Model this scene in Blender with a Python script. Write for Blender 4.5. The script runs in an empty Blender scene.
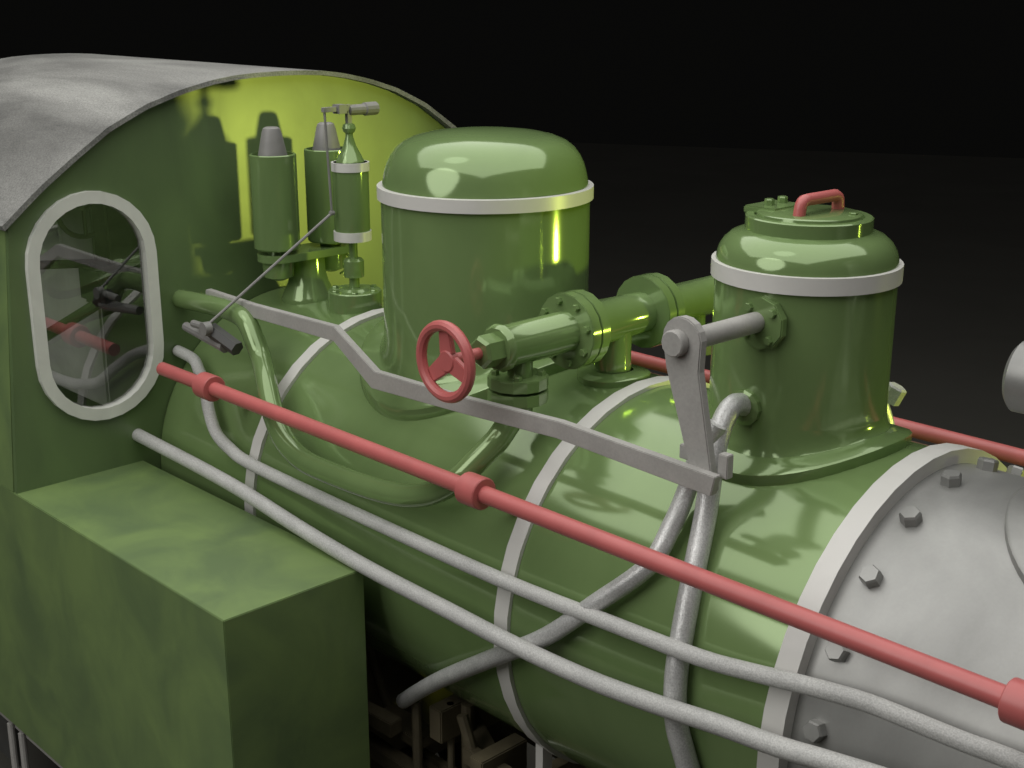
import bpy, bmesh, math, random
from math import sin, cos, pi, sqrt, radians
from mathutils import Vector, Matrix
random.seed(7)
S = bpy.context.scene
COL = S.collection

# ------------------------------------------------------------------ materials
def new_mat(name):
    m = bpy.data.materials.new(name); m.use_nodes = True
    nt = m.node_tree
    return m, nt, nt.nodes['Principled BSDF']

def paint(name, col, var=0.25, scale=2.0, rough=0.35, coat=0.0, coat_rough=0.03, metallic=0.0,
          grain=0.0, grain_scale=220.0, bump=0.0, bump_scale=300.0, dark=None, stretch=(1, 1, 1), spec=0.5, rvar=0.12, tint=None, ior=1.5):
    m, nt, b = new_mat(name)
    N, L = nt.nodes, nt.links
    tc = N.new('ShaderNodeTexCoord'); mp = N.new('ShaderNodeMapping')
    mp.inputs['Scale'].default_value = stretch
    L.new(tc.outputs['Object'], mp.inputs['Vector'])
    n1 = N.new('ShaderNodeTexNoise'); n1.inputs['Scale'].default_value = scale
    n1.inputs['Detail'].default_value = 5; n1.inputs['Roughness'].default_value = 0.55
    n1.inputs['Distortion'].default_value = 0.6
    L.new(mp.outputs[0], n1.inputs['Vector'])
    rmp = N.new('ShaderNodeValToRGB')
    rmp.color_ramp.elements[0].position = 0.34; rmp.color_ramp.elements[1].position = 0.66
    d = dark or [c * (1 - var) for c in col]
    rmp.color_ramp.elements[0].color = (*d, 1); rmp.color_ramp.elements[1].color = (*col, 1)
    L.new(n1.outputs['Fac'], rmp.inputs[0])
    out = rmp.outputs[0]
    if grain > 0:
        n2 = N.new('ShaderNodeTexNoise'); n2.inputs['Scale'].default_value = grain_scale
        n2.inputs['Detail'].default_value = 2
        L.new(tc.outputs['Object'], n2.inputs['Vector'])
        r2 = N.new('ShaderNodeMapRange')
        r2.inputs['From Min'].default_value = 0.3; r2.inputs['From Max'].default_value = 0.7
        r2.inputs['To Min'].default_value = 1 - grain; r2.inputs['To Max'].default_value = 1 + grain
        L.new(n2.outputs['Fac'], r2.inputs['Value'])
        mx = N.new('ShaderNodeVectorMath'); mx.operation = 'SCALE'
        L.new(out, mx.inputs[0]); L.new(r2.outputs[0], mx.inputs['Scale'])
        out = mx.outputs[0]
    L.new(out, b.inputs['Base Color'])
    rr = N.new('ShaderNodeMapRange')
    rr.inputs['To Min'].default_value = rough + rvar / 2; rr.inputs['To Max'].default_value = rough - rvar / 2
    L.new(n1.outputs['Fac'], rr.inputs['Value']); L.new(rr.outputs[0], b.inputs['Roughness'])
    b.inputs['Metallic'].default_value = metallic
    b.inputs['Specular IOR Level'].default_value = spec
    b.inputs['IOR'].default_value = ior
    if tint: b.inputs['Specular Tint'].default_value = (*tint, 1)
    b.inputs['Coat Weight'].default_value = coat; b.inputs['Coat Roughness'].default_value = coat_rough
    if bump > 0:
        n3 = N.new('ShaderNodeTexNoise'); n3.inputs['Scale'].default_value = bump_scale
        L.new(tc.outputs['Object'], n3.inputs['Vector'])
        bp = N.new('ShaderNodeBump'); bp.inputs['Strength'].default_value = bump; bp.inputs['Distance'].default_value = 0.004
        L.new(n3.outputs['Fac'], bp.inputs['Height']); L.new(bp.outputs[0], b.inputs['Normal'])
    return m

GREEN = paint('green_paint', (0.165, 0.245, 0.095), dark=(0.128, 0.195, 0.074), scale=2.4, rough=0.115, rvar=.03, spec=1.0, ior=1.62, tint=(.80, 1.0, .62), stretch=(1, 1, .6))
GREEN_TANK = paint('green_tank_paint', (0.170, 0.250, 0.085), dark=(0.108, 0.165, 0.066), scale=3.6, rough=0.5, coat=0.15, coat_rough=.3, stretch=(1.0, 1.0, .8))
GREEN_CAB = paint('green_cab_paint', (0.120, 0.185, 0.070), dark=(0.088, 0.135, 0.055), scale=3.6, rough=0.36, spec=.9, coat=0.0, stretch=(1, 1, .5))
WHITE = paint('white_band_paint', (0.62, 0.61, 0.58), var=.08, scale=5, rough=0.35)
FRAMEW = paint('pale_frame_paint', (0.72, 0.73, 0.67), var=.12, scale=6, rough=0.5)
SMOKE = paint('smokebox_grey_paint', (0.34, 0.34, 0.325), dark=(0.22, 0.22, 0.21), scale=2.0, rough=0.38, rvar=.08, metallic=.35, grain=.02, grain_scale=130, spec=.6)
ROOF = paint('roof_grey_paint', (0.33, 0.33, 0.31), dark=(0.12, 0.12, 0.113), scale=1.7, rough=0.6, grain=.3, grain_scale=150, stretch=(.45, 1.3, 1), bump=.12, bump_scale=120)
LAG = paint('grey_pipe_lagging', (0.52, 0.52, 0.50), dark=(0.43, 0.43, 0.415), scale=6, rough=0.4, grain=.2, grain_scale=260, bump=.25, bump_scale=260)
BRAID = paint('bright_sand_pipe_steel', (0.60, 0.60, 0.59), dark=(0.46, 0.46, 0.45), scale=9, rough=0.30, metallic=.25, grain=.2, grain_scale=230, bump=.3, bump_scale=260, spec=.9)
STEEL = paint('dull_rod_steel', (0.37, 0.36, 0.34), var=.12, scale=7, rough=0.5, grain=.06, grain_scale=140)
AGED = paint('aged_steel', (0.23, 0.225, 0.215), var=.2, scale=9, rough=0.45)
RED = paint('red_paint', (0.50, 0.128, 0.122), var=.12, scale=8, rough=0.38)
DARK = paint('frame_dark_paint', (0.16, 0.135, 0.085), var=.5, scale=5, rough=0.5)
DARKGREY = paint('dark_grey_lever', (0.06, 0.06, 0.058), var=.2, scale=9, rough=0.5)
GREYPANEL = paint('cab_interior_grey', (0.5, 0.5, 0.47), var=.25, scale=3, rough=0.7)
FLOORM = paint('dark_studio_floor', (0.095, 0.092, 0.080), var=.1, scale=.6, rough=0.85, spec=.1)

def glass_mat():
    m = bpy.data.materials.new('window_glass'); m.use_nodes = True
    nt = m.node_tree; N, L = nt.nodes, nt.links
    for n in list(N): N.remove(n)
    o = N.new('ShaderNodeOutputMaterial'); mx = N.new('ShaderNodeMixShader'); mx.inputs[0].default_value = .26
    t = N.new('ShaderNodeBsdfTransparent'); t.inputs[0].default_value = (.92, .93, .92, 1)
    g = N.new('ShaderNodeBsdfGlossy'); g.inputs['Color'].default_value = (.8, .82, .8, 1); g.inputs['Roughness'].default_value = .01
    L.new(t.outputs[0], mx.inputs[1]); L.new(g.outputs[0], mx.inputs[2]); L.new(mx.outputs[0], o.inputs[0])
    return m
GLASS = glass_mat()

# ------------------------------------------------------------------ mesh helpers
def link(name, bm, mat, parent=None, smooth=True, angle=32, label=None, bevel=0):
    bmesh.ops.recalc_face_normals(bm, faces=bm.faces)
    if bevel > 0:
        es = [e for e in bm.edges if len(e.link_faces) == 2 and e.calc_face_angle(0) > radians(40)]
        bmesh.ops.bevel(bm, geom=es, offset=bevel, segments=2, affect='EDGES', clamp_overlap=True)
    for f in bm.faces: f.smooth = smooth
    for e in bm.edges:
        if len(e.link_faces) == 2 and e.calc_face_angle(0) > radians(angle): e.smooth = False
    me = bpy.data.meshes.new(name); bm.to_mesh(me); bm.free()
    me.materials.append(mat)
    o = bpy.data.objects.new(name, me); COL.objects.link(o)
    if parent is not None: o.parent = parent
    if label: o['label'] = label
    return o

def bm_box(bm, x0, x1, y0, y1, z0, z1, M=None):
    vs = [bm.verts.new((x, y, z)) for x in (x0, x1) for y in (y0, y1) for z in (z0, z1)]
    for f in ((0,1,3,2), (4,6,7,5), (0,4,5,1), (2,3,7,6), (0,2,6,4), (1,5,7,3)):
        bm.faces.new([vs[i] for i in f])
    if M is not None:
        for v in vs: v.co = M @ v.co
    return vs

def axis_matrix(origin, direction):
    z = Vector(direction).normalized()
    ref = Vector((0, 0, 1)) if abs(z.z) < .9 else Vector((1, 0, 0))
    x = ref.cross(z).normalized(); y = z.cross(x)
    M = Matrix((x, y, z)).transposed().to_4x4(); M.translation = Vector(origin)
    return M

def bm_lathe(bm, prof, origin=(0, 0, 0), direction=(0, 0, 1), n=32, phase=0.0):
    M = axis_matrix(origin, direction)
    rings = []
    for r, h in prof:
        if r < 1e-5: rings.append([bm.verts.new(M @ Vector((0, 0, h)))])
        else: rings.append([bm.verts.new(M @ Vector((r*cos(phase+2*pi*k/n), r*sin(phase+2*pi*k/n), h))) for k in range(n)])
    for a, b in zip(rings[:-1], rings[1:]):
        if len(a) == 1 and len(b) == 1: continue
        for k in range(n):
            k2 = (k+1) % n
            if len(a) == 1: bm.faces.new((a[0], b[k], b[k2]))
            elif len(b) == 1: bm.faces.new((a[k], b[0], a[k2]))
            else: bm.faces.new((a[k], b[k], b[k2], a[k2]))
    for r in (rings[0], rings[-1]):
        if len(r) > 1: bm.faces.new(r)

def bm_cyl(bm, p0, p1, r, n=24, r1=None, ch=0.0, phase=0.0):
    p0, p1 = Vector(p0), Vector(p1); L = (p1-p0).length
    r1 = r if r1 is None else r1
    if ch > 0: prof = [(r-ch, 0), (r, ch), (r1, L-ch), (r1-ch, L)]
    else: prof = [(r, 0), (r1, L)]
    bm_lathe(bm, prof, p0, p1-p0, n, phase)

def fillet(points, rad, seg=5):
    pts = [Vector(p) for p in points]; out = [pts[0]]
    for i in range(1, len(pts)-1):
        a, b, c = pts[i-1], pts[i], pts[i+1]
        u, v = (a-b), (c-b); d = min(rad, u.length*.48, v.length*.48)
        p, q = b+u.normalized()*d, b+v.normalized()*d
        for k in range(seg+1):
            t = k/seg; out.append(p*(1-t)**2 + b*2*t*(1-t) + q*t*t)
    out.append(pts[-1]); return out

def smooth_path(points, sub=6):
    P = [Vector(p) for p in points]; out = []
    for i in range(len(P)-1):
        p0 = P[max(i-1, 0)]; p1 = P[i]; p2 = P[i+1]; p3 = P[min(i+2, len(P)-1)]
        for k in range(sub):
            t = k/sub
            out.append(.5*((2*p1)+(-p0+p2)*t+(2*p0-5*p1+4*p2-p3)*t*t+(-p0+3*p1-3*p2+p3)*t**3))
    out.append(P[-1]); return out

def bm_tube(bm, path, r, n=14, closed=False):
    P = [Vector(p) for p in path]; m = len(P)
    T = []
    for i in range(m):
        if closed: t = P[(i+1) % m]-P[i-1]
        else: t = P[min(i+1, m-1)]-P[max(i-1, 0)]
        T.append(t.normalized())
    ref = Vector((0, 0, 1)) if abs(T[0].z) < .9 else Vector((1, 0, 0))
    nrm = (ref - T[0]*ref.dot(T[0])).normalized(); rings = []
    for i in range(m):
        nrm = (nrm - T[i]*nrm.dot(T[i])).normalized(); b = T[i].cross(nrm)
        rings.append([bm.verts.new(P[i]+(nrm*cos(2*pi*k/n)+b*sin(2*pi*k/n))*r) for k in range(n)])
    for i in range(m if closed else m-1):
        a, b = rings[i], rings[(i+1) % m]
        for k in range(n): bm.faces.new((a[k], a[(k+1) % n], b[(k+1) % n], b[k]))
    if not closed:
        bm.faces.new(rings[0]); bm.faces.new(rings[-1])

def bm_extrude_poly(bm, pts, vec):
    a = [bm.verts.new(p) for p in pts]; v = Vector(vec)
    b = [bm.verts.new(Vector(p)+v) for p in pts]
    n = len(pts)
    bm.faces.new(a); bm.faces.new(list(reversed(b)))
    for k in range(n): bm.faces.new((a[k], b[k], b[(k+1) % n], a[(k+1) % n]))

def hexbolt(name, pos, direction, r, h, mat, parent, ph=0.0):
    bm = bmesh.new(); bm_lathe(bm, [(r, -.004), (r, h*.8), (r*.86, h)], pos, direction, 6, ph)
    return link(name, bm, mat, parent, smooth=False)

def empty(name, loc=(0, 0, 0)):
    o = bpy.data.objects.new(name, None); COL.objects.link(o); o.location = loc; return o

def saddle(name, x0, R_out, R_in, base_R, thick, parent, mat=GREEN, n=64, flare=None, y0=0.0):
    """flange that follows the barrel under a dome: ring R_in..R_out plus an optional curved neck up to (r, z)."""
    bm = bmesh.new()
    def ring(r, h):
        vs = []
        for k in range(n):
            t = 2*pi*k/n; y = y0 + r*sin(t)
            z = sqrt(max(base_R**2-y*y, 0.0))+h
            vs.append(bm.verts.new((x0+r*cos(t), y, z)))
        return vs
    rs = [ring(R_out-.006, -.02), ring(R_out, .0), ring(R_out, thick-.004), ring(R_out-.006, thick)]
    rs.append(ring(R_in+.012, thick+.002))
    if flare:
        rt, zt = flare
        for k in range(1, 7):
            t = k/6; a = t*pi/2
            rr = rt+(R_in+.012-rt)*(1-sin(a))
            low = []
            for j in range(n):
                th = 2*pi*j/n; y = y0+rr*sin(th)
                zs = sqrt(max(base_R**2-y*y, 0))+thick
                z = zs+(zt-zs)*(1-cos(a))
                low.append(bm.verts.new((x0+rr*cos(th), y, z)))
            rs.append(low)
    for a, b in zip(rs[:-1], rs[1:]):
        for k in range(n): bm.faces.new((a[k], a[(k+1) % n], b[(k+1) % n], b[k]))
    return link(name, bm, mat, parent)

# ------------------------------------------------------------------ setting
GZ = -1.60
bm = bmesh.new()
pts = [(-17.2, 19.5), (-42.9, 5.4), (-30, -30), (30, -30), (34, 47.6)]
vs = [bm.verts.new((x, y, GZ)) for x, y in pts]; bm.faces.new(vs)
fl = link('floor', bm, FLOORM, smooth=False); fl['kind'] = 'structure'

# ------------------------------------------------------------------ locomotive
LOCO = empty('steam_locomotive', (0, 0, GZ)); 
LOCO['label'] = 'green narrow gauge steam locomotive with red handrails and grey smokebox on dark floor'
LOCO['category'] = 'locomotive'
class Root: pass
def unroot(o): pass
R_B = 0.608
XW = -2.12                                   # cab front sheet

# boiler barrel
bm = bmesh.new(); bm_lathe(bm, [(R_B, 0), (R_B, .69+2.12)], (XW+.005, 0, 0), (1, 0, 0), 96)
barrel = link('boiler_barrel', bm, GREEN, LOCO)
def band(x0, x1, r_in, r_out, n=40, ph=0.05):
    bm = bmesh.new(); w = x1-x0
    bm_lathe(bm, [(r_in, 0), (r_out, 0), (r_out, w), (r_in, w)], (x0, 0, 0), (1, 0, 0), n, ph)
    # open the end caps so that the band is a ring
    for f in [f for f in bm.faces if len(f.verts) > 4]: bm.faces.remove(f)
    return link('boiler_band', bm, WHITE, barrel, angle=50)
band(-.256, -.203, .60, .6215)
band(-1.525, -1.472, .60, .6215)
band(.653, .712, .57, .631, n=44)
# long lap seam plates of the barrel
# smokebox
R_S = 0.592
bm = bmesh.new(); bm_lathe(bm, [(R_S, 0), (R_S, 1.12), (R_S-.03, 1.15), (.45, 1.15), (.43, 1.19), (0, 1.24)], (.69, 0, 0), (1, 0, 0), 96)
smoke = link('smokebox', bm, SMOKE, LOCO)
for k in range(20):
    a = radians(-5.4-18*k)
    d = Vector((0, sin(a), cos(a)))
    hexbolt('bolt', Vector((.776, 0, 0))+d*R_S, d, .026, .028, SMOKE, smoke, ph=k*.7+.3)
# chimney: saddle and stack
CH = saddle('chimney', 1.30, .37, .24, R_S, .022, LOCO, SMOKE, flare=(.17, .86))
bm = bmesh.new(); bm_lathe(bm, [(.17, 0), (.165, .1), (.185, .62), (.215, .66), (.215, .72), (.16, .72), (.15, .1)], (1.30, 0, .86), (0, 0, 1), 40)
link('stack', bm, SMOKE, CH)
# generator drum between sand dome and chimney
bm = bmesh.new(); bm_lathe(bm, [(.075, 0), (.088, .012), (.088, .15), (.06, .16)], (.875, .02, .872), (1, 0, 0), 32)
drum = link('generator', bm, SMOKE, LOCO, label='grey horizontal drum above the smokebox')
bm = bmesh.new(); bm_box(bm, .96, 1.0, -.03, .07, R_S-.02, .80); link('bracket', bm, SMOKE, drum)

# ---- steam dome
X1 = -.9476
bm = bmesh.new()
bm_lathe(bm, [(.341, .60), (.341, 1.10), (.336, 1.135), (.334, 1.15), (.328, 1.18), (.320, 1.207), (.307, 1.234), (.289, 1.257), (.263, 1.277), (.226, 1.292), (.18, 1.302), (.12, 1.309), (.06, 1.312), (0, 1.313)], (X1, 0, 0), (0, 0, 1), 72)
dome = link('steam_dome', bm, GREEN, LOCO, angle=40)
bm = bmesh.new(); bm_lathe(bm, [(.33, 1.096), (.3525, 1.096), (.3525, 1.137), (.33, 1.139)], (X1, 0, 0), (0, 0, 1), 56)
for f in [f for f in bm.faces if len(f.verts) > 4]: bm.faces.remove(f)
link('dome_band', bm, WHITE, dome)
saddle('dome_saddle', X1, .427, .352, R_B, .040, dome, flare=(.3415, .670))

# ---- sand dome
X2 = .2866
bm = bmesh.new()
bm_lathe(bm, [(.236, .58), (.236, 1.03), (.236, 1.062), (.234, 1.08), (.228, 1.10), (.217, 1.118), (.198, 1.135), (.172, 1.146), (.155, 1.149), (.155, 1.16)], (X2, 0, 0), (0, 0, 1), 56)
sand = link('sand_dome', bm, GREEN, LOCO, angle=40)
bm = bmesh.new(); bm_lathe(bm, [(.225, 1.023), (.2465, 1.023), (.2465, 1.067), (.225, 1.069)], (X2, 0, 0), (0, 0, 1), 48)
for f in [f for f in bm.faces if len(f.verts) > 4]: bm.faces.remove(f)
link('dome_band', bm, WHITE, sand)
saddle('dome_saddle', X2, .305, .243, R_B, .032, sand, flare=(.2365, .672), n=40)
bm = bmesh.new(); bm_lathe(bm, [(.164, 1.145), (.164, 1.181), (.160, 1.184), (.142, 1.184), (.140, 1.178), (.136, 1.178), (.134, 1.189), (.128, 1.192), (0, 1.194)], (X2, 0, 0), (0, 0, 1), 32)
link('lid', bm, GREEN, sand)
bm = bmesh.new()
bm_tube(bm, fillet([(.306, -.076, 1.186), (.308, -.072, 1.230), (.314, .088, 1.230), (.312, .094, 1.186)], .030, 4), .0165, 8)
link('lid_handle', bm, RED, sand, angle=50)
bm = bmesh.new(); bm_box(bm, .120, .222, -.060, .078, 1.176, 1.197)
link('lid_hinge', bm, GREEN, sand, smooth=False, bevel=.004)
for yy in (-.01, .05):
    hexbolt('bolt', (.168, yy, 1.196), (0, 0, 1), .0135, .018, GREEN, sand)
hexbolt('bolt', (.392, .040, 1.186), (0, 0, 1), .012, .012, GREEN, sand)

# ---- regulator shaft, crank and reach rod
bm = bmesh.new(); bm_lathe(bm, [(.070, 0), (.070, .024)], (.322, -.221, .942), (0, -1, 0), 10, .3)
fla = link('shaft_flange', bm, GREEN, sand, smooth=False, bevel=.003)
for k in range(4):
    a = radians(40+90*k)
    hexbolt('bolt', (.322+.050*cos(a), -.245, .942+.050*sin(a)), (0, -1, 0), .0115, .012, GREEN, fla)
bm = bmesh.new(); bm_cyl(bm, (.312, -.23, .944), (.306, -.50, .944), .0265, 20)
shaft = link('regulator_shaft', bm, STEEL, LOCO)
bm = bmesh.new()
cx, cz = .298, .944; rr = .059
pts = []
for k in range(9):
    a = radians(8+22*k*1.0); pts.append((cx+rr*cos(a), -.525, cz+rr*sin(a)))
pts += [(.254, -.525, .868), (.352, -.525, .590), (.413, -.525, .590), (.353, -.525, .875)]
bm_extrude_poly(bm, pts, (0, .026, 0))
lever = link('crank_lever', bm, STEEL, LOCO, smooth=False, bevel=.003)
bm = bmesh.new(); bm_cyl(bm, (.290, -.523, .940), (.290, -.552, .940), .033, 12, ch=.003); link('pin', bm, STEEL, lever)
# reach rod bar (flat) y -.555..-.53
top = [(.436, .643), (-.1, .648), (-.517, .620), (-.929, .605), (-1.147, .708), (-1.659, .690), (-1.975, .690)]
low = [(-1.980, .652), (-1.678, .643), (-1.150, .658), (-.948, .546), (-.518, .571), (-.107, .599), (.424, .591)]
bm = bmesh.new(); bm_extrude_poly(bm, [(x, -.552+.043*(.43-x), z) for x, z in top+low], (0, .026, 0))
rod = link('reach_rod', bm, STEEL, LOCO, smooth=False, bevel=.002)
bm = bmesh.new(); bm_box(bm, .418, .446, -.520, -.495, .630, .690)
link('clevis', bm, STEEL, rod, smooth=False, bevel=.002)
bm = bmesh.new(); bm_box(bm, .285, .335, -.500, -.485, .640, .676)
link('clevis', bm, STEEL, rod, smooth=False, bevel=.002)

# ---- sand pipes
bm = bmesh.new(); bm_lathe(bm, [(.048, 0), (.048, .02), (.036, .024)], (.286, -.224, .712), (0, -1, 0), 12)
link('pipe_flange', bm, GREEN, sand, smooth=False)
bm = bmesh.new()
P3 = [(.286, -.226, .712), (.284, -.262, .726), (.286, -.300, .722), (.292, -.345, .682), (.306, -.388, .61), (.318, -.416, .535), (.330, -.444, .472), (.358, -.512, .372), (.385, -.582, .248), (.402, -.626, .13), (.418, -.638, .02), (.445, -.630, -.075), (.466, -.60, -.2), (.47, -.56, -.34), (.47, -.5, -.6)]
bm_tube(bm, smooth_path(P3), .029, 12)
link('sand_pipe', bm, BRAID, LOCO, label='bright sand pipe dropping from the sand dome', angle=60)
bm = bmesh.new()
P4 = [(.300, -.37, .700), (.268, -.40, .61), (.248, -.418, .515), (.254, -.475, .448), (.238, -.545, .350), (.120, -.612, .225), (-.028, -.644, .085), (-.215, -.648, -.045), (-.47, -.61, -.225), (-.66, -.55, -.37), (-.82, -.50, -.50)]
bm_tube(bm, smooth_path(P4), .026, 12)
link('sand_pipe', bm, BRAID, LOCO, label='sand pipe slanting back under the boiler', angle=60)
# far side sand pipe
bm = bmesh.new(); bm_lathe(bm, [(.03, 0), (.03, .045), (.024, .05)], (.400, .285, .640), (.35, .2, .9), 6); link('outlet_cap', bm, LAG, sand, smooth=False)
bm = bmesh.new()
bm_lathe(bm, [(.048, 0), (.048, .02), (.036, .024)], (.316, .222, .682), (0, 1, 0), 12)
link('pipe_flange', bm, GREEN, sand, smooth=False)
bm = bmesh.new()
bm_tube(bm, smooth_path([(x+.03, -y*.93, z-.03) for x, y, z in P3]), .027, 10)
link('sand_pipe', bm, BRAID, LOCO, label='sand pipe on the far side of the sand dome', angle=60)

# ---- handrails
for s, xe in ((-1, -1.946), (1, -1.946)):
    y = .6627*s; z = .4368
    bm = bmesh.new(); bm_cyl(bm, (xe, y, z), (1.62, y, z), .0245, 16)
    hr = link('handrail', bm, RED, LOCO)
    for xc in (-1.635, -.282, 1.274):
        bm = bmesh.new(); bm_cyl(bm, (xc-.037, y, z), (xc+.037, y, z), .0455, 18, ch=.003)
        cl = link('stanchion', bm, RED if s < 0 else SMOKE, hr)
        d = Vector((0, -y, -z)).normalized()
        bm = bmesh.new(); bm_cyl(bm, Vector((xc, y, z))+d*.03, Vector((xc, y, z))+d*(sqrt(y*y+z*z)-R_S+.01), .016, 10)
        link('post', bm, RED, cl)

# ---- long grey pipes
bm = bmesh.new(); bm_tube(bm, smooth_path([(-2.17, -0.69, 0.15), (-1.9, -0.69, 0.143), (-1.65, -0.69, 0.135), (-1.401, -0.69, 0.121), (-1.1, -0.69, 0.09), (-0.827, -0.69, 0.069), (-0.6, -0.69, 0.06), (-0.362, -0.69, 0.056), (-0.157, -0.69, 0.051), (0.034, -0.69, 0.052), (0.22, -0.69, 0.061), (0.414, -0.69, 0.082), (0.587, -0.69, 0.106), (0.75, -0.69, 0.123), (0.903, -0.69, 0.148), (1.15, -0.69, 0.179), (1.7, -0.69, 0.209)], 3), .0245, 14)
link('feed_pipe', bm, LAG, LOCO, label='lower grey pipe sagging slightly along the boiler', angle=60)
bm = bmesh.new()
P2 = [(-2.115, -0.502, 0.44), (-2.0, -0.504, 0.43), (-1.93, -0.525, 0.405), (-1.852, -0.55, 0.371), (-1.775, -0.588, 0.31), (-1.69, -0.614, 0.245), (-1.58, -0.628, 0.216), (-1.454, -0.634, 0.199), (-1.1, -0.636, 0.192), (-0.742, -0.636, 0.189), (-0.213, -0.636, 0.188), (0.222, -0.632, 0.203), (0.474, -0.629, 0.214), (0.62, -0.622, 0.231), (0.746, -0.616, 0.25), (0.85, -0.611, 0.263), (0.942, -0.608, 0.27), (1.126, -0.607, 0.272), (1.255, -0.605, 0.277), (1.7, -0.6, 0.281)]
bm_tube(bm, smooth_path(P2, 4), .0215, 14)
link('feed_pipe', bm, LAG, LOCO, label='bent upper grey pipe along the boiler', angle=60)

# ---- green steam pipe from the stop valve to the cab
bm = bmesh.new()
PG = [(-0.385, -0.385, 0.64), (-0.38, -0.4, 0.6), (-0.373, -0.471, 0.538), (-0.377, -0.5, 0.511), (-0.406, -0.55, 0.457), (-0.437, -0.587, 0.408), (-0.475, -0.608, 0.376), (-0.526, -0.625, 0.348), (-0.6, -0.637, 0.325), (-0.688, -0.644, 0.312), (-0.791, -0.647, 0.304), (-0.927, -0.649, 0.3), (-1.069, -0.649, 0.3), (-1.157, -0.644, 0.311), (-1.244, -0.63, 0.337), (-1.315, -0.609, 0.374), (-1.378, -0.584, 0.413), (-1.47, -0.538, 0.471), (-1.575, -0.485, 0.515), (-1.62, -0.478, 0.57), (-1.655, -0.474, 0.612), (-1.7, -0.471, 0.637), (-1.77, -0.47, 0.646), (-1.88, -0.47, 0.647), (-2.125, -0.47, 0.634)]
bm_tube(bm, smooth_path(PG, 3), .036, 14)
link('steam_pipe', bm, GREEN, LOCO, angle=60)

# ---- stop valve
VX, VZ = -.38, .785
V = empty('stop_valve', (VX, 0, VZ)); V.parent = LOCO
def vlink(name, bm, mat=GREEN, par=None, **k):
    o = link(name, bm, mat, par or V, **k)
    return o
def L(*prof):      # lathe along +y in valve coordinates
    bm = bmesh.new(); bm_lathe(bm, [(r, h) for r, h in prof], (0, 0, 0), (0, 1, 0), 12, .26); return bm
vlink('valve_body', L((.0, -.492), (.060, -.492), (.069, -.480), (.069, -.470), (.061, -.464), (.061, -.20), (.085, -.17), (.085, -.13), (.070, -.08), (.064, .13), (.085, .18), (.062, .24), (.062, .50), (.0, .50)), angle=40)
bm = bmesh.new(); bm_lathe(bm, [(0, -.555), (.038, -.555), (.047, -.546), (.047, -.49)], (0, 0, 0), (0, 1, 0), 6, .3); vlink('gland_nut', bm, smooth=False)
for y0, r in ((-.212, .114), (-.172, .114), (.130, .114), (.170, .114)):
    bm = bmesh.new(); bm_lathe(bm, [(0, 0), (r, 0), (r, .036), (0, .036)], (0, y0, 0), (0, 1, 0), 18, .17)
    fo = vlink('flange', bm, smooth=True, bevel=.002)
    if y0 == -.212:
        for k in range(8):
            a = 2*pi*k/8+.25
            hexbolt('bolt', (.092*cos(a), -.212, .092*sin(a)), (0, -1, 0), .0115, .014, GREEN, fo)
# branch legs
for sy in (-1, 1):
    yy = .395*sy
    bm = bmesh.new(); bm_cyl(bm, (-.002, yy, -.24), (-.002, yy, -.03), .038, 12); leg = vlink('branch', bm)
    for z0 in (-.130, -.172):
        bm = bmesh.new(); bm_lathe(bm, [(0, 0), (.088, 0), (.088, .034), (0, .034)], (-.010, yy, z0), (0, 0, 1), 14, .2)
        ff = vlink('flange', bm, smooth=False, bevel=.002)
    for k in range(4):
        a = radians(45+90*k)
        hexbolt('bolt', (-.01+.066*cos(a), yy+.066*sin(a), -.098), (0, 0, 1), .013, .016, GREEN, ff)
# pedestal
bm = bmesh.new(); bm_lathe(bm, [(.058, 0), (.056, .10), (.058, .17)], (0, 0, -.20), (0, 0, 1), 14); vlink('pedestal', bm)
sd = saddle('pedestal_flange', VX+.005, .113, .048, R_B, .022, LOCO, n=28)
# handwheel (pivot space of valve)
bm = bmesh.new(); bm_tube(bm, [(.099*cos(2*pi*k/32), -.678, .099*sin(2*pi*k/32)) for k in range(32)], .0155, 10, closed=True)
hw = vlink('handwheel', bm, RED)
bm = bmesh.new(); bm_cyl(bm, (0, -.678, 0), (0, -.650, 0), .031, 16, ch=.004); vlink('hub', bm, RED, hw)
for k in range(3):
    a = radians(98+120*k)
    u = Vector((cos(a), 0, sin(a))); w = Vector((-sin(a), 0, cos(a))); bm = bmesh.new()
    pts = [u*.02+w*.026, u*.096+w*.019, u*.096-w*.019, u*.02-w*.026]
    bm_extrude_poly(bm, [p+Vector((0, -.674, 0)) for p in pts], (0, .016, 0)); vlink('spoke', bm, RED, hw, smooth=False, bevel=.002)
bm = bmesh.new(); bm_cyl(bm, (0, -.66, 0), (0, -.54, 0), .0165, 12); vlink('spindle', bm, RED, hw)
sd.parent = LOCO

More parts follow.
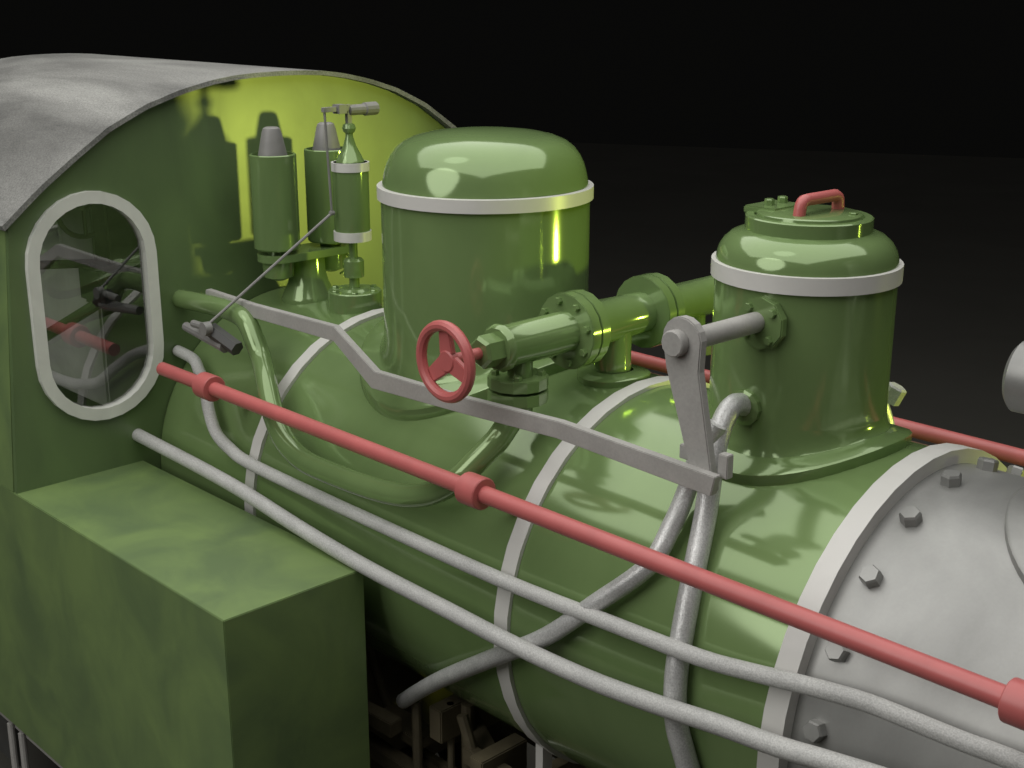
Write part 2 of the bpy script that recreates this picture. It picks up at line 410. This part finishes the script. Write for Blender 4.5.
# ---- safety valves on their bridge
SV = empty('safety_valve_mount', (-1.92, -.040, .606)); SV.parent = LOCO
def at(o): return o
bm = bmesh.new(); bm_lathe(bm, [(.105, -.03), (.105, .0), (.100, .012), (.078, .06), (.068, .10), (.066, .165)], (0, .01, 0), (0, 0, 1), 24)
link('pedestal', bm, GREEN, SV)
bm = bmesh.new(); pts = []
for cy, a0 in ((.123, 0), (-.123, 180)):
    for k in range(9):
        a = radians(a0+180*k/8); pts.append((.078*cos(a), cy+.078*sin(a), .160))
bm_extrude_poly(bm, pts, (0, 0, .030)); link('bridge', bm, GREEN, SV, angle=30, bevel=.002)
for cy in (-.123, .121):
    bm = bmesh.new(); bm_lathe(bm, [(.02, .085), (.055, .10), (.062, .16)], (0, cy, 0), (0, 0, 1), 20)
    link('bowl', bm, GREEN, SV)
    bm = bmesh.new(); bm_lathe(bm, [(.04, .185), (.04, .205), (.082, .206), (.086, .212), (.086, .555), (.082, .558), (.076, .558), (.074, .52), (.0, .52)], (0, cy, 0), (0, 0, 1), 24)
    cn = link('safety_valve', bm, GREEN, SV)
    bm = bmesh.new(); bm_lathe(bm, [(.056, .52), (.055, .548), (.036, .637), (.031, .650), (.022, .655), (0, .655)], (0, cy, 0), (0, 0, 1), 24)
    link('cone', bm, AGED, cn)
bm = bmesh.new(); bm_tube(bm, smooth_path([(.03, .175, .15), (.035, .19, .12), (.03, .17, .09), (.03, .14, .075)]), .004, 6)
link('drain_pipe', bm, GREEN, SV)

# ---- whistle
WH = empty('whistle', (-1.655, -.010, .585)); WH.parent = LOCO
bm = bmesh.new(); bm_lathe(bm, [(.100, -.05), (.100, .084), (.096, .088), (.060, .088), (.050, .096), (.0, .098)], (0, 0, 0), (0, 0, 1), 20); wb = link('whistle_base', bm, GREEN, WH)
for k in range(6):
    a = 2*pi*k/6+.4
    hexbolt('bolt', (.082*cos(a), .082*sin(a), .080), (0, 0, 1), .013, .015, GREEN, wb)
bm = bmesh.new(); bm_lathe(bm, [(.019, .09), (.019, .135), (.036, .137), (.038, .142), (.038, .198), (.030, .207), (.016, .210), (.016, .27)], (0, 0, 0), (0, 0, 1), 20); link('stem', bm, GREEN, WH)
bm = bmesh.new(); bm_lathe(bm, [(0, .276), (.064, .276), (.0655, .280), (.0655, .556), (.062, .560), (.052, .560), (.049, .568), (.038, .590), (.023, .618), (.014, .650), (.013, .662), (.020, .667), (.025, .680), (.021, .692), (.012, .698), (.0, .70)], (0, 0, 0), (0, 0, 1), 32); bell = link('whistle_bell', bm, GREEN, WH)
for z0, hh in ((.276, .034), (.530, .030)):
    bm = bmesh.new(); bm_lathe(bm, [(.060, z0-.001), (.0695, z0-.001), (.0695, z0+hh), (.060, z0+hh)], (0, 0, 0), (0, 0, 1), 32)
    link('whistle_band', bm, WHITE, bell)
bm = bmesh.new(); bm_box(bm, -.008, .008, -.010, .010, .69, .764); bm_box(bm, -.010, .010, -.112, .03, .742, .759); bm_box(bm, -.020, .020, -.055, -.02, .734, .766)
bm_lathe(bm, [(.019, 0), (.019, .07), (.024, .072), (.024, .125)], (0, 0, .743), (0, 1, 0), 12)
link('whistle_lever', bm, AGED, WH, smooth=False, bevel=.001)
bm = bmesh.new(); bm_cyl(bm, (0, -.105, .749), (0, -.090, .384), .0045, 8)
link('whistle_link', bm, AGED, WH)
bm = bmesh.new(); bm_cyl(bm, (0, -.090, .384), (-.080, -.597, .030), .0055, 8)
bm_lathe(bm, [(0, -.012), (.009, -.008), (.009, .008), (0, .012)], (0, -.090, .384), (0, 1, 0), 8)
link('pull_rod', bm, AGED, WH)
# whistle bell crank at the cab
bm = bmesh.new(); bm_cyl(bm, (-1.735, -.612, .612), (-1.735, -.585, .612), .0245, 14)
bc = link('bell_crank', bm, AGED, LOCO)
bm = bmesh.new(); bm_cyl(bm, (-1.85, -.58, .607), (-1.73, -.585, .611), .0135, 10); link('crank_arm', bm, AGED, bc)
bm = bmesh.new(); bm_cyl(bm, (-1.750, -.570, .602), (-1.622, -.548, .552), .027, 6); link('crank_boss', bm, DARKGREY, bc, smooth=False)
bm = bmesh.new(); bm_cyl(bm, (-1.955, -.55, .572), (-1.68, -.56, .550), .017, 10, r1=.022); link('crank_bracket', bm, AGED, bc)

# ---- cab
def roof_z(y):
    a = abs(y)
    tab = [(0, 1.446), (.1, 1.4445), (.2, 1.439), (.3, 1.426), (.43, 1.398), (.57, 1.355), (.72, 1.287), (.86, 1.195), (.985, 1.108), (1.12, .998), (1.2, .93)]
    for (p, q), (r, s) in zip(tab[:-1], tab[1:]):
        if a <= r:
            t = (a-p)/(r-p); return q+(s-q)*t
    return tab[-1][1]
CAB = empty('cab', (XW, 0, .04)); CAB.parent = LOCO
cabloc = Vector((XW, 0, .04))
WC = (-.808, .658); WR, WH2 = .243, .172     # window centre, ring radius, half straight
def stadium(r, n=12):
    pts = []
    for k in range(n+1):
        a = pi*k/n; pts.append((WC[0]+r*cos(a), WC[1]+WH2+r*sin(a)))
    for k in range(n+1):
        a = pi+pi*k/n; pts.append((WC[0]+r*cos(a), WC[1]-WH2+r*sin(a)))
    return pts
def cab_outline():
    pts = [(-1.150, -.30), (-1.168, .04), (-1.094, .98)]
    for k in range(0, 41):
        y = -1.09+2.18*k/40; pts.append((y, roof_z(y)-.018))
    pts += [(1.094, .98), (1.168, .04), (1.150, -.30)]
    return pts
def plate_with_hole(x0, x1, outer, hole):
    bm = bmesh.new()
    def face_at(x):
        vo = [bm.verts.new((x, y, z)) for y, z in outer]; vh = [bm.verts.new((x, y, z)) for y, z in hole]
        es = [bm.edges.new((v[i], v[(i+1) % len(v)])) for v in (vo, vh) for i in range(len(v))]
        bmesh.ops.triangle_fill(bm, use_beauty=True, use_dissolve=False, edges=es)
        return vo, vh
    a = face_at(x0); b = face_at(x1)
    for u, v in zip(a, b):
        for i in range(len(u)): bm.faces.new((u[i], u[(i+1) % len(u)], v[(i+1) % len(u)], v[i]))
    for v in bm.verts: v.co -= cabloc
    return bm
outer = cab_outline()
# notch for the boiler
link('front_sheet', plate_with_hole(XW-.02, XW, outer, stadium(WR-.03)), GREEN_CAB, CAB, smooth=False)
wf = None
bm = bmesh.new()
a, b = stadium(WR, 14), stadium(WR-.043, 14); n = len(a)
lay = []
for (pl, x) in ((a, XW-.004), (a, XW+.022), (b, XW+.022), (b, XW-.015)):
    lay.append([bm.verts.new(Vector((x, y, z))-cabloc) for y, z in pl])
for i in range(3):
    for k in range(n): bm.faces.new((lay[i][k], lay[i][(k+1) % n], lay[i+1][(k+1) % n], lay[i+1][k]))
wf = link('window', bm, FRAMEW, CAB, smooth=False)
bm = bmesh.new(); bm.faces.new([bm.verts.new(Vector((XW-.003, y, z))-cabloc) for y, z in stadium(WR-.04, 16)])
link('pane', bm, GLASS, wf, smooth=False)
# cab sides (with side opening) and rear sheet
def box_part(name, dims, mat, parent, off=cabloc, **k):
    bm = bmesh.new(); bm_box(bm, *dims)
    for v in bm.verts: v.co -= off
    return link(name, bm, mat, parent, smooth=False, **k)
XR = -3.75
for s in (-1, 1):
    bm = bmesh.new()
    def wall(x0, x1, z0, z1):
        ya = lambda z: (1.172 if z <= .04 else 1.172-.083*(z-.04))
        P = []
        for x in (x0, x1):
            for z in (z0, z1):
                for t in (0, .018): P.append(bm.verts.new(Vector((x, s*(ya(z)-t), z))-cabloc))
        for f in ((0,1,3,2), (4,6,7,5), (0,4,5,1), (2,3,7,6), (0,2,6,4), (1,5,7,3)): bm.faces.new([P[i] for i in f])
    wall(XW-.45, XW-.021, .046, .985) 
    if s > 0: wall(XR, XW, -.99, .040)
    wall(XR, XW-.451, .046, .40); wall(XR, XR+.5, .401, .985)
    link('side_sheet', bm, GREEN_TANK, CAB, smooth=False)
bm = bmesh.new(); vo = [bm.verts.new(Vector((XR, y, z))-cabloc) for y, z in outer]; f = bm.faces.new(vo)
r = bmesh.ops.extrude_face_region(bm, geom=[f]); 
for v in [g for g in r['geom'] if isinstance(g, bmesh.types.BMVert)]: v.co.x -= .02
link('rear_sheet', bm, DARKGREY, CAB, smooth=False)
box_part('cab_floor', (XR, XW-.03, -1.15, 1.15, -.33, -.30), DARK, CAB)
# roof
bm = bmesh.new(); N_ = 56; rows = []
for x in (-3.98, -2.085):
    up, dn = [], []
    for k in range(N_+1):
        y = -1.128+2.256*k/N_
        z = roof_z(y); up.append(bm.verts.new(Vector((x, y, z))-cabloc)); dn.append(bm.verts.new(Vector((x, y*.992, z-.017))-cabloc))
    rows.append((up, dn))
(u0, d0), (u1, d1) = rows
for k in range(N_):
    bm.faces.new((u0[k], u0[k+1], u1[k+1], u1[k])); bm.faces.new((d0[k], d0[k+1], d1[k+1], d1[k]))
    bm.faces.new((u0[k], u0[k+1], d0[k+1], d0[k])); bm.faces.new((u1[k], u1[k+1], d1[k+1], d1[k]))
for k in (0, N_): bm.faces.new((u0[k], u1[k], d1[k], d0[k]))
link('roof', bm, ROOF, CAB)
# cab fittings behind the glass
bm = bmesh.new(); bm_lathe(bm, [(.50, 0), (.50, -.22), (.46, -.24), (0, -.24)], (XW-.03, 0, .05), (1, 0, 0), 32)
for v in bm.verts: v.co -= cabloc
bh = link('backhead', bm, DARK, CAB)
bm = bmesh.new(); bm_tube(bm, [Vector((-2.5, -.636+.105*cos(2*pi*k/24), .945+.105*sin(2*pi*k/24)))-cabloc for k in range(24)], .010, 8, closed=True)
for a in (0, 120, 240):
    bm_cyl(bm, Vector((-2.5, -.636, .945))-cabloc, Vector((-2.5, -.636-.105*sin(radians(a)), .945-.105*cos(radians(a))))-cabloc, .008, 8)
link('regulator_wheel', bm, DARK, CAB)
box_part('locker', (-3.35, -2.62, -.55, -.15, .10, 1.30), GREYPANEL, CAB, bevel=.01)
box_part('gauge_panel', (-2.52, -2.40, -.60, -.30, .74, 1.12), DARK, CAB, bevel=.01)
box_part('injector', (-2.56, -2.36, -.66, -.34, .58, .74), DARKGREY, CAB, bevel=.02)
bm = bmesh.new(); bm_cyl(bm, Vector((-2.5, -.90, .765))-cabloc, Vector((-2.5, -.62, .735))-cabloc, .017, 10); link('brake_handle', bm, DARK, CAB)
bm = bmesh.new(); bm_cyl(bm, Vector((-2.5, -.86, .475))-cabloc, Vector((-2.5, -.55, .60))-cabloc, .022, 10); link('reverser_lever', bm, GREEN, CAB)

# ---- side tank
bm = bmesh.new(); bm_box(bm, XR, -.778, -1.172, -.676, -.995, .044)
tank = link('side_tank', bm, GREEN_TANK, LOCO, smooth=False, bevel=.0025)
bm = bmesh.new(); bm_box(bm, -3.9, -.80, -1.150, -1.10, -1.04, -1.003)
link('valance', bm, STEEL, LOCO, smooth=False)
for i, (xa, xb) in enumerate(((-2.46, -2.40), (-2.36, -2.33))):
    bm = bmesh.new(); bm_tube(bm, fillet([(xa, -1.16, -1.02), (xa+.02, -1.17, -1.25), (xb+.05, -1.17, -1.33), (xb+.09, -1.16, -1.5)], .05), .014, 10)
    link('step_hanger', bm, STEEL, LOCO)
bm = bmesh.new(); bm_box(bm, -2.95, -2.55, -1.12, -1.10, -1.28, -1.045); link('step_plate', bm, DARKGREY, LOCO, smooth=False)

# ---- frames and motion under the boiler
bm = bmesh.new(); bm_box(bm, -2.05, -1.10, -.52, .52, -1.0, -.22); link('firebox', bm, DARK, LOCO, smooth=False, bevel=.01)
for s in (-1, 1):
    bm = bmesh.new(); bm_box(bm, -2.1, 1.7, s*.36-.012, s*.36+.012, -1.15, -.78); link('frame_plate', bm, DARK, LOCO, smooth=False)
bm = bmesh.new(); bm_box(bm, -.30, -.26, -.45, .45, -1.1, -.56); link('frame_stay', bm, DARK, LOCO, smooth=False)
bm = bmesh.new(); bm_box(bm, -.265, -.235, -.44, -.40, -1.15, -.42); link('boiler_strut', bm, WHITE, LOCO, smooth=False)
for (p, q, w) in (((-1.2, -.52, -.72), (-.55, -.42, -.85), .03), ((-.78, -.30, -.56), (-.30, -.42, -.80), .035), ((-1.3, -.55, -.60), (-.86, -.50, -.62), .03)):
    p, q = Vector(p), Vector(q); bm = bmesh.new()
    bm_lathe(bm, [(w*1.3, 0), (w*1.3, (q-p).length)], p, q-p, 4, pi/4); link('motion_rod', bm, DARK, LOCO, smooth=False, bevel=.003)
for (x0, x1, y0, y1, z0, z1) in ((-1.05, -.80, -.46, -.36, -.70, -.66), (-.98, -.62, -.40, -.33, -.86, -.80), (-.74, -.68, -.46, -.30, -.62, -.50), (-.60, -.40, -.44, -.40, -.66, -.60), (-.50, -.44, -.5, -.3, -.74, -.56)):
    bm = bmesh.new(); bm_box(bm, x0, x1, y0, y1, z0, z1); link('bracket', bm, DARK, LOCO, smooth=False, bevel=.004)
for (p, q, r) in (((-1.10, -.44, -.30), (-1.02, -.36, -.78), .016), ((-.62, -.42, -.50), (-.40, -.40, -.9), .02)):
    bm = bmesh.new(); bm_tube(bm, smooth_path([p, ((p[0]+q[0])/2-.03, (p[1]+q[1])/2, (p[2]+q[2])/2), q]), r, 10); link('drain_pipe', bm, DARK, LOCO)
for (x, y, r) in ((-.79, -.47, .017), (-.70, -.40, .012), (-.66, -.36, .022)):
    bm = bmesh.new(); bm_cyl(bm, (x, y, -1.2), (x, y, -.50), r, 10); link('hanger_rod', bm, DARK, LOCO)
for x in (-1.5, -.55, .4):
    for s in (-1, 1):
        bm = bmesh.new(); bm_lathe(bm, [(.06, -.05), (.07, -.04), (.07, -.02), (.22, -.015), (.22, -.04), (.26, -.04), (.28, -.03), (.28, .03), (.24, .04), (.22, .02), (0, .02)], (x, s*.43, GZ+.28), (0, s*1.0, 0), 32)
        link('wheel', bm, DARK, LOCO)

# two levels below the locomotive at most; plain fittings are its parts, their pieces sub-parts
bpy.context.view_layer.update()
def wloc(o):
    v = Vector((0, 0, 0))
    while o is not None:
        v += o.location; o = o.parent
    return v
def reparent(o, p):
    v = wloc(o); o.parent = p; o.location = v - wloc(p)
WL = LOCO.location.copy(); LOCO.location = (0, 0, 0)
def kids(o): return [c for c in COL.objects if c.parent is o]
for e, keep in ((CAB, None), (V, 'valve_body'), (SV, 'bridge'), (WH, 'whistle_bell')):
    ch = kids(e)
    main = [c for c in ch if keep and c.name.split('.')[0] == keep]
    main = main[0] if main else LOCO
    for c in ch:
        nm = c.name.split('.')[0]
        if c is main or nm in ('handwheel', 'safety_valve'): reparent(c, LOCO)
        else: reparent(c, main)
    bpy.data.objects.remove(e)
def depth(o): return 0 if o.parent is None else 1+depth(o.parent)
for o in list(COL.objects):
    while depth(o) > 2 : reparent(o, o.parent.parent)
RN = {'valve_body': 'stop_valve', 'bridge': 'valve_bridge', 'whistle_bell': 'whistle', 'front_sheet': 'cab_front', 'side_sheet': 'cab_side', 'rear_sheet': 'cab_rear', 'window': 'cab_window', 'roof': 'cab_roof'}
for o in COL.objects:
    nm = o.name.split('.')[0]
    if nm in RN: o.name = RN[nm]
# the locomotive's origin sits on the ground: shift its parts so that they keep their place
LOCO.location = WL
for o in list(COL.objects):
    if o.parent is LOCO: o.location -= WL

# ------------------------------------------------------------------ camera
cam = bpy.data.cameras.new('camera'); co = bpy.data.objects.new('camera', cam); COL.objects.link(co)
yaw, pitch, f = 0.7686, 0.2934, 1311.9
co.location = (2.1845, -2.9082, 1.7479)
fw = Vector((-cos(yaw)*cos(pitch), sin(yaw)*cos(pitch), -sin(pitch)))
co.rotation_euler = fw.to_track_quat('-Z', 'Y').to_euler()
cam.sensor_width = 36; cam.lens = f*36/1024; cam.clip_end = 200; cam.clip_start = .05
S.camera = co

# ------------------------------------------------------------------ light
w = bpy.data.worlds.new('World'); S.world = w; w.use_nodes = True
bg = w.node_tree.nodes['Background']; bg.inputs[0].default_value = (.0026, .0026, .0024, 1); bg.inputs[1].default_value = 1.0
def area(name, loc, target, sx, sy, power, col=(1, 1, 1), spread=None):
    l = bpy.data.lights.new(name, 'AREA'); l.shape = 'RECTANGLE'; l.size = sx; l.size_y = sy; l.energy = power; l.color = col
    o = bpy.data.objects.new(name, l); COL.objects.link(o); o.location = loc
    o.rotation_euler = (Vector(target)-Vector(loc)).to_track_quat('-Z', 'Y').to_euler()
    return o
area('overhead_softbox', (-.7, -.7, 4.6), (-.7, -.7, 0), 8.0, 7.4, 350, (1, .99, .96))
k_ = area('key_softbox', (-1.3, -6.3, 3.9), (-.3, 0, .2), 4.6, 4.6, 165, (1, .985, .95)); k_.data.shape = 'DISK'
sl = bpy.data.lights.new('fill_sun', 'SUN'); sl.energy = .12; sl.angle = radians(20)
so = bpy.data.objects.new('fill_sun', sl); COL.objects.link(so); so.rotation_euler = (radians(25), 0, radians(-20))
l = bpy.data.lights.new('yellow_lamp', 'SPOT'); l.energy = 500; l.color = (.86, 1, .14); l.shadow_soft_size = .22
l.spot_size = radians(26); l.spot_blend = .3
o = bpy.data.objects.new('yellow_lamp', l); COL.objects.link(o); o.location = (3.59, 3.42, .35)
o.rotation_euler = (Vector((-1.2, .0, .55))-o.location).to_track_quat('-Z', 'Y').to_euler()

S.render.engine = 'CYCLES'
S.view_settings.view_transform = 'Standard'; S.view_settings.look = 'None'; S.view_settings.exposure = 0; S.view_settings.gamma = 1
